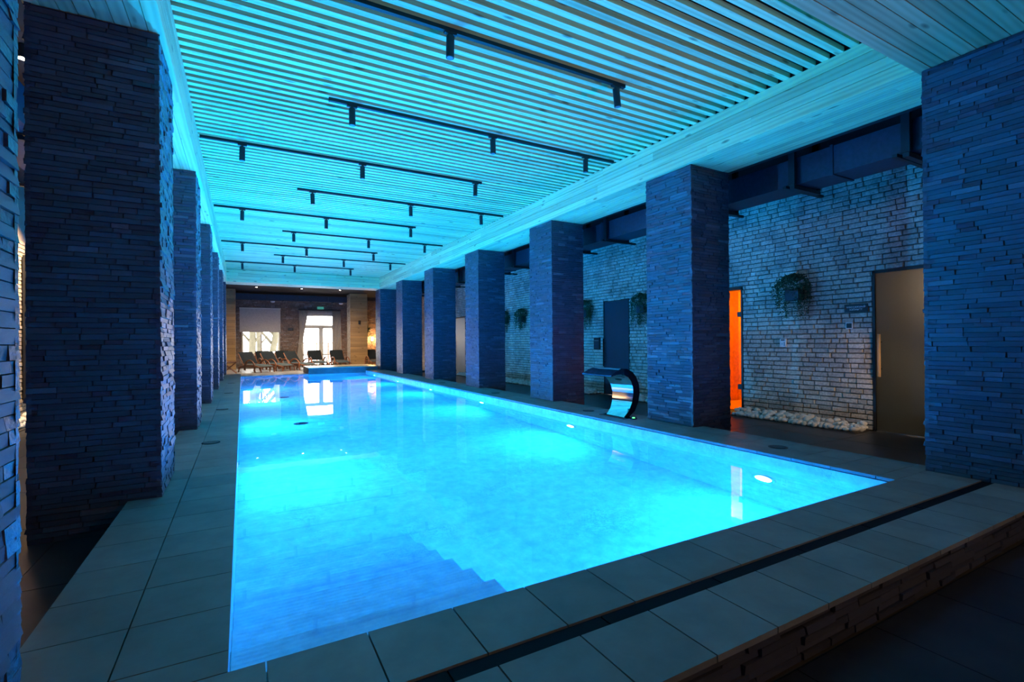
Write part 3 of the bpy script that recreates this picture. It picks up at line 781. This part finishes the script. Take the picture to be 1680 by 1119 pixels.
# deck lids
for x, y, lb in ((-.235, 4.06, 'nearest round dark lid in the left deck'), (-.225, 6.92, 'second round lid from the camera in the left deck'), (-.2, 9.74, 'third round lid from the camera in the left deck'), (-.2, 12.6, 'farthest round lid in the left deck'),
                 (4.375, 1.06, 'nearest round dark lid in the right deck'), (4.375, 3.88, 'round dark lid in the right deck beyond the chrome spout'), (4.37, 6.8, 'round dark lid in the right deck between third and fourth columns'), (4.36, 9.7, 'farthest round lid in the right deck')):
    r_ = empty('deck_lid', (x, y, 0)); tag(r_, lb, 'lid', 'round lids in the pool deck')
    MB().cyl((0, 0, -.004), (0, 0, .004), .082, n=24).build('lid_rim', DKMETAL, r_); MB().cyl((0, 0, .004), (0, 0, .0055), .068, n=24).build('lid_plate', BLACK, r_)
for i, (x, y) in enumerate(((.86, 6.77), (.87, 10.5))):
    r_ = empty('pool_floor_drain', (x, y, PF)); tag(r_, ['nearer', 'farther'][i] + ' round grille on the left side of the pool floor', 'drain')
    MB().cyl((0, 0, 0), (0, 0, .012), .11, n=24).build('drain_rim', DKMETAL, r_)
    for q in range(5): MB().box((-.07, -.06 + q * .026, .012), (.07, -.05 + q * .026, .016)).build('grille_bar', DKMETAL, r_)

# ================================================================== LOUNGE
def pillar(x0, x1, y0, y1, label):
    root = empty('timber_pillar', ((x0 + x1) / 2, (y0 + y1) / 2, ZL)); tag(root, label, 'pillar')
    hx, hy = (x1 - x0) / 2, (y1 - y0) / 2; H = 3.36 - ZL
    MB().box((-hx + .02, -hy + .02, 0), (hx - .02, hy - .02, H)).build('pillar_core', GROUT, root)
    z = 0.0; nb = 26; hb = H / nb
    me = MB().box((-hx, 0, .0015), (hx, .02, hb - .0015)).mesh('board', WOODF)
    for i in range(nb): put('board', me, root, Matrix.Translation((0, -hy, i * hb)))
    pcs = []
    for nrm, org in (((-1, 0, 0), (-hx + .02, -hy + .02, 0)), ((1, 0, 0), (hx - .02, hy, 0))):
        for o, nn, su, sn, sz in face_courses(org, nrm, 2 * hy - .02, 0, H, .0655, .011, [.21, .21, .16], lambda: R(.016, .02)): pcs.append((1, stone_matrix(o, nn, 0, su, sn, sz)))
    lay(pcs, BR_RAW, BR_ME, 0, root, 'brick', 'brick_courses', BRICKL)
    return root
pr = pillar(4.54, 5.34, 22.3, 23.15, 'pillar with honey coloured horizontal boards right of the glass doors')
pillar(-1.0, -.2, 22.3, 23.15, 'pillar with honey coloured horizontal boards at the far left')
def wall_spot(loc, label, nrm=(0, -1, 0)):
    r_ = empty('wall_spot', loc); tag(r_, label, 'light')
    nx, ny, _ = nrm
    MB().cyl((0, 0, 0), (nx * .05, ny * .05, 0), .015, n=10).build('bracket', BLACK, r_); MB().cyl((nx * .08, ny * .08, -.09), (nx * .08, ny * .08, .09), .05, n=16).build('lamp_body', BLACK, r_)
wall_spot((4.95, 22.3, 1.99), 'small black wall lamp on the boards of the right pillar')
r_ = empty('wall_speaker', (2.09, YF - .005, 1.70)); tag(r_, 'small black wall lamp between the window and the curtain', 'light')
MB().box((-.12, -.08, -.06), (.12, 0, .06)).build('lamp_body', BLACK, r_, bev=.01); MB().box((-.05, -.10, -.03), (.05, -.08, .03)).build('lamp_front', DUCT, r_)
r_.name = 'wall_lamp'
sn_ = empty('wall_sconce', (5.93, YF, 1.22)); tag(sn_, 'glowing sconce on the brick wall behind the right pillar', 'light')
MB().cyl((0, -.09, -.10), (0, -.09, .10), .05, n=16).build('sconce_shade', SCONCE, sn_); MB().box((-.03, -.07, -.03), (.03, .0, .03)).build('bracket', BLACK, sn_)
light('sconce_light', 'POINT', (0, -.22, .0), 70, (1, .52, .18), sn_, shadow_soft_size=.06)
def far_planter():
    root = empty('wall_planter', (5.62, YF, 1.72)); tag(root, 'trailing plant on the far brick wall beside the glowing sconce', 'plant')
    MB().box((-.1, -.15, -.16), (.1, 0, 0)).build('planter_box', DUCT, root); mb = MB()
    for _ in range(220): leaf_quads(mb, Vector((R(-.22, .22), R(-.26, -.02), R(-.45, .15))), .05, 2)
    mb.build('foliage', LEAF, root)['kind'] = 'stuff'
far_planter()
# plinth
pl = empty('stone_plinth', (3.25, 17.72, ZL)); tag(pl, 'low grey plinth with a pale honey top at the far end of the pool', 'plinth')
MB().box((-1.16, -.88, 0), (1.25, .88, .215)).build('plinth_body', PLINTHS, pl)
for i in range(6): MB().box((-1.17 + i * .405, -.89, .215), (-1.17 + i * .405 + .4, .89, .24)).build('top_slab', YELLOWT, pl)
# window
w1 = struct(empty('window_1', ((WIN[0] + WIN[1]) / 2, YF, WIN[2])), 'white framed window with the blind half down'); hw = (WIN[1] - WIN[0]) / 2; H = WIN[3] - WIN[2]
mb = MB(); mb.box((-hw, .02, 0), (-hw + .06, .12, H)); mb.box((hw - .06, .02, 0), (hw, .12, H)); mb.box((-hw, .02, 0), (hw, .12, .06)); mb.box((-hw, .02, H - .06), (hw, .12, H)); mb.build('window_frame', CREAM, w1)
MB().box((-.04, .025, .06), (.04, .115, H - .06)).build('mullion', CREAM, w1)
for s in (-1, 1): MB().box((min(s * .04, s * (hw - .06)), .07, .06), (max(s * .04, s * (hw - .06)), .078, H - .06)).build('pane', GLASS, w1)
MB().box((-hw - .04, -.05, -.04), (hw + .04, .02, 0)).build('window_sill', CREAM, w1)
bl = empty('roman_blind', (.795, YF, 1.55)); tag(bl, 'grey linen roman blind covering the upper half of the window', 'blind')
MB().box((-.85, -.055, .17), (.85, -.04, 1.09)).build('blind_panel', BLIND, bl)
for i in range(3): MB().box((-.85, -.075 - .012 * i, .0 + .018 * i), (.85, -.06 - .012 * i, .17 - .012 * i)).build('blind_fold', BLIND, bl)
MB().box((-.86, -.06, 1.09), (.86, 0, 1.13)).build('head_rail', CREAM, bl)
# glass door
dx = (DRF[0] + DRF[1]) / 2; hw = (DRF[1] - DRF[0]) / 2; H = DRF[3] - ZL
w2 = struct(empty('door_5', (dx, YF, ZL)), 'white framed double glass door with a transom light')
mb = MB(); mb.box((-hw, .06, 0), (-hw + .07, .16, H)); mb.box((hw - .07, .06, 0), (hw, .16, H)); mb.box((-hw, .06, H - .07), (hw, .16, H)); mb.box((-hw, .055, 1.90), (hw, .165, 2.0)); mb.build('door_frame', CREAM, w2)
mid = 3.47 - dx
MB().box((mid - .05, .065, 0), (mid + .05, .155, 1.9)).build('mullion', CREAM, w2)
for a, b in ((-hw + .07, mid - .05), (mid + .05, hw - .07)):
    lf_ = MB(); lf_.box((a, .08, 0), (a + .05, .14, 1.9)); lf_.box((b - .05, .08, 0), (b, .14, 1.9)); lf_.box((a, .08, 0), (b, .14, .08)); lf_.box((a, .08, .52), (b, .14, .58)); lf_.box((a, .08, 1.84), (b, .14, 1.9))
    o = lf_.build('door_leaf', CREAM, w2)
    MB().box((a + .05, .105, .08), (b - .05, .112, 1.84)).build('pane', GLASS, o)
MB().box((-hw + .07, .105, 2.0), (hw - .07, .112, H - .07)).build('pane', GLASS, w2)
# curtains
def curtain(name, rows, folds, label):
    n = 60; v = []; f = []
    for (z, a, b) in rows:
        for i in range(n + 1):
            t = i / n; amp = .03 * min(1, (b - a) / .3 + .2)
            v.append((a + (b - a) * t, -.06 + amp * math.sin(t * folds * 6.28319), z - ZL))
    for j in range(len(rows) - 1):
        for i in range(n): k = j * (n + 1) + i; f.append((k, k + 1, k + n + 2, k + n + 1))
    root = empty(name, (0, YF - .05, ZL)); tag(root, label, 'curtain')
    o = MB().add(v, f).build('curtain_cloth', CURTAIN, root, smooth=True); s_ = o.modifiers.new('solid', 'SOLIDIFY'); s_.thickness = .006
    return root
cl = curtain('curtain', [(2.60, 2.45, 2.86), (2.2, 2.46, 2.80), (1.7, 2.47, 2.71), (1.3, 2.46, 2.64), (1.02, 2.42, 2.58), (.9, 2.42, 2.55), (.75, 2.40, 2.58), (.4, 2.35, 2.62), (0.0, 2.32, 2.66), (-.09, 2.31, 2.67)], 6, 'greige curtain gathered at the left side of the glass door')
MB().box((2.41, -.11, 1.06), (2.57, .0, 1.12)).build('tie_back', CURTAIN, cl)
curtain('curtain', [(2.60, 3.98, 4.36), (1.8, 3.97, 4.38), (1.0, 3.97, 4.40), (-.09, 3.96, 4.42)], 6, 'greige curtain hanging straight at the right side of the glass door')
rod = empty('curtain_rail', (3.4, YF - .05, 2.62)); tag(rod, 'dark curtain rail above the glass door', 'rail')
MB().box((-.98, -.10, 0), (.98, .03, .05)).build('rail', BLACK, rod)
v = []; f = []; n = 80
for z in (0, -.23):
    for i in range(n + 1): v.append((-.56 + 1.14 * i / n, -.02 + .015 * math.sin(i * 1.3), z))
for i in range(n): f.append((i, i + 1, i + n + 2, i + n + 1))
o = MB().add(v, f).build('pelmet_cloth', CURTAIN, rod, smooth=True); o.modifiers.new('solid', 'SOLIDIFY').thickness = .005
ex = empty('exit_sign', (3.44, YF - .01, 2.685)); tag(ex, 'small green exit sign above the curtain rail', 'sign')
MB().box((-.15, -.03, 0), (.15, 0, .125)).build('sign_plate', GREENS, ex)
text('ВЫХОД', .085, (0, -.032, .062), (math.pi / 2, 0, 0), LETTER, ex, 'lettering')
# duct over the window wall
ld = empty('ventilation_duct', (2.3, 23.3, 2.99)); tag(ld, 'dark duct running along the far lounge wall above the window', 'duct')
for i in range(4): MB().box((-2.6 + i * 1.33, -.2, 0), (-2.6 + i * 1.33 + 1.32, .2, .26)).build('duct_section', DUCT, ld)
for xx in (-1.9, -.6, .6, 1.6): MB().box((xx - .02, -.25, -.03), (xx + .02, .25, 0)).build('hanger_bar', BLACK, ld)
for i, xx in enumerate((1.28, 4.28)):
    r_ = empty('smoke_detector', (xx, 23.2, 2.958)); tag(r_, ['left', 'right'][i] + ' small white round detector under the far duct', 'detector')
    MB().cyl((0, 0, -.05), (0, 0, 0), .09, .10, n=20).build('detector_body', WHITEP, r_); MB().cyl((0, 0, -.07), (0, 0, -.05), .05, .07, n=20).build('detector_cap', WHITEP, r_)
for x, y, lb in ((.53, 19.3, 'leftmost glowing ceiling spot in the far lounge'), (2.12, 19.2, 'second glowing ceiling spot from the left in the far lounge'), (3.55, 19.1, 'third glowing ceiling spot from the left in the far lounge'), (3.62, 18.4, 'rightmost glowing ceiling spot in the far lounge')):
    downlight((x, y, 3.16), lb, 230, (.05, .45, -1), (1, .80, .60), 2.2)

# loungers
def cushion(name, sx, sy, sz, m, parent, loc, rot, sag=.0, tuft=0):
    nx, ny = 8, 8; v = []; f = []
    def pt(i, j, top):
        u = i / nx * 2 - 1; w_ = j / ny * 2 - 1
        e = (1 - abs(u) ** 5) * (1 - abs(w_) ** 5); z = (sz / 2) * (e ** .5)
        if top and tuft: z -= .012 * abs(math.sin(w_ * 6.28))
        s_ = sag * (1 - (w_ * .5 + .5)) ** 2
        return (u * sx / 2, w_ * sy / 2, (z if top else -z) - s_)
    for top in (1, 0):
        for j in range(ny + 1):
            for i in range(nx + 1): v.append(pt(i, j, top))
    N = (nx + 1) * (ny + 1)
    for j in range(ny):
        for i in range(nx):
            a = j * (nx + 1) + i; f.append((a, a + 1, a + nx + 2, a + nx + 1)); f.append((N + a, N + a + nx + 1, N + a + nx + 2, N + a + 1))
    o = MB().add(v, f).build(name, m, parent, loc=loc, smooth=True); o.rotation_euler = rot; return o
def lounger(loc, rz, label, recline=.95):
    """faces -Y in its own space: seat from y=+.35 (back) to y=-1.05 (foot)"""
    root = empty('sun_lounger', loc, rz); root.scale = (.96, .82, .80); tag(root, label, 'lounger', 'wooden loungers with dark cushions in the far lounge')
    for s in (-1, 1):
        x = s * .31
        MB().tube([(x, .55, .20), (x, .0, .30), (x, -.45, .33), (x, -.8, .29), (x, -1.1, .22)], .024, 8, 1.6).build('side_rail', TEAK, root, smooth=True)
        pts = [(x * 1.1, -.33 + .36 * math.cos(t), .22 + .36 * math.sin(t)) for t in [-.35 + 3.6 * i / 14 for i in range(15)]]
        MB().tube(pts, .026, 8, 1.5).build('arm', TEAK, root, smooth=True)
        MB().tube([(x * 1.1, -.60, .36), (x * 1.12, -.68, .18), (x * 1.12, -.70, 0)], [.03, .028, .026], 8).build('leg', TEAK, root)
        MB().tube([(x * 1.1, .30, .30), (x * 1.12, .42, .14), (x * 1.12, .46, 0)], [.03, .028, .026], 8).build('leg', TEAK, root)
        MB().tube([(x * .95, -1.02, .24), (x * .95, -1.06, 0)], .024, 8).build('leg', TEAK, root)
        MB().tube([(x, .12, .32), (x, .12 + .66 * math.cos(recline), .32 + .70 * math.sin(recline))], .02, 8, 1.4).build('back_rail', TEAK, root)
    slats = MB()
    for i in range(12): slats.box((-.30, -1.05 + i * .105, .255 + .06 * math.sin(i / 11 * 3.1)), (.30, -1.05 + i * .105 + .07, .275 + .06 * math.sin(i / 11 * 3.1)))
    slats.build('seat_slats', TEAK, root)
    cushion('seat_cushion', .60, 1.16, .09, FABRICG, root, (0, -.50, .365), (-.03, 0, 0), .10)
    cushion('back_cushion', .62, .70, .11, FABRIC, root, (0, .12 + .36 * math.cos(recline), .40 + .36 * math.sin(recline)), (recline, 0, 0), 0, 1)
    return root
lounger((.40, 20.05, ZL), .62, 'leftmost front lounger by the window, dark cushion, towel grey seat')
lounger((1.17, 20.55, ZL), .62, 'second lounger from the left by the window, orange lit frame')
lounger((2.05, 20.75, ZL), .62, 'third lounger from the left by the window, beside the plinth')
lounger((3.05, 22.5, ZL), .12, 'lounger in front of the bright glass door')
lounger((4.02, 22.4, ZL), .12, 'lounger in front of the right curtain beside the boarded pillar')
lounger((5.55, 22.3, ZL), .1, 'lounger half hidden between the right pillar and the last column')
lounger((.95, 22.4, ZL), .3, 'dark lounger in the back row under the left part of the window')
lounger((1.75, 22.5, ZL), .3, 'dark lounger in the back row under the right part of the window')
tb = empty('folding_table', (-.38, 19.5, ZL)); tag(tb, 'dark wooden folding table with crossed legs beside the last left column', 'table')
MB().box((-.24, -.25, .40), (.24, .25, .43)).build('table_top', TEAK, tb)
for s in (-.22, .22):
    for q in (-1, 1): MB().tube([(q * .24, s, 0), (-q * .22, s, .40)], .02, 6).build('leg', TEAK, tb)

# ================================================================== OUTSIDE
struct(bx('ground_outside', (-40, YF + .29, -.35), (50, 110, -.2), SNOW), 'snowy ground outside the window')
def tree(x, y, r, lean, label, forks):
    root = empty('bare_tree', (x, y, -.2)); tag(root, label, 'tree', 'bare trees outside the window')
    pts = [(lean * z * .1 + .06 * math.sin(z), 0, z) for z in (0, .6, 1.4, 2.4, 3.6, 5, 7)]
    MB().tube(pts, [r * 1.25, r * 1.05, r, r * .92, r * .8, r * .6, r * .3], 10).build('trunk', BARK, root, smooth=True)
    rr = random.Random(int(x * 100))
    for i in range(forks):
        z = rr.uniform(1.0, 3.6); s = rr.choice((-1, 1)); ln = rr.uniform(.9, 2.0)
        p0 = Vector((lean * z * .1, 0, z)); p1 = p0 + Vector((s * ln * .55, rr.uniform(-.3, .3), ln * .7)); p2 = p1 + Vector((s * ln * .25, 0, ln * .7))
        MB().tube([p0, p1, p2], [r * .45, r * .25, r * .08], 7).build('branch', BARK, root, smooth=True)
tree(.55, 33, .20, .1, 'thick pale trunk seen through the left pane', 5)
tree(1.05, 36, .13, -.5, 'thin leaning trunk left of the window mullion', 6)
tree(1.62, 33.5, .19, 1.6, 'thick trunk leaning right behind the right pane', 6)
tree(2.3, 37, .12, .3, 'thin trunk at the right edge of the window view', 5)
tree(3.4, 40, .10, .2, 'slim tree seen through the glass door', 5)
tr = empty('terrace_railing', (3.7, 27.5, -.2)); tag(tr, 'low brown railing on the terrace outside the glass door', 'railing')
for z in (.62, 1.2): MB().box((-1.6, -.02, z), (1.6, .02, z + .05)).build('rail', TEAK, tr)
for xx in (-1.5, -.75, .0, .6, 1.5): MB().box((xx - .03, -.03, 0), (xx + .03, .03, 1.22)).build('post', TEAK, tr)
sb = empty('snow_bank', (1.9, 30, -.2)); tag(sb, 'low bank of snow outside the window', 'snow')
cushion('snow_heap', 1.6, 1.0, 1.3, SNOW, sb, (0, 0, .1), (0, 0, 0))

# ================================================================== lamps of the entrance hall behind the camera
hl = empty('hall_lamp', (3.6, -4.6, 2.75)); tag(hl, 'warm lamp of the entrance hall behind the camera', 'light')
MB().cyl((0, 0, .03), (0, 0, .25), .09, n=16).build('lamp_shade', BLACK, hl)
light('hall_light', 'POINT', (0, 0, -.05), 70, (1, .60, .30), hl, shadow_soft_size=.12)
al = empty('hall_lamp', (6.5, .4, .75)); tag(al, 'low warm lamp hidden behind the nearest right column', 'light')
MB().box((-.05, -.05, P - .75), (.05, .05, -.03)).build('lamp_post', BLACK, al)
light('aisle_light', 'SPOT', (0, 0, 0), 50, (1, .68, .42), al, (.46, 1.35, -.5), spot_size=1.5, spot_blend=.8, shadow_soft_size=.05)

ul = empty('floor_uplight', (4.75, -2.5, P)); tag(ul, 'warm floor uplight of the entrance hall, outside the right frame edge', 'light')
MB().cyl((0, 0, 0), (0, 0, .42), .07, n=16).build('lamp_body', BLACK, ul)
light('uplight', 'SPOT', (0, 0, .48), 130, (1, .46, .15), ul, (-3.25, 6.0, 3.1), spot_size=1.0, spot_blend=1.0, shadow_soft_size=.05)
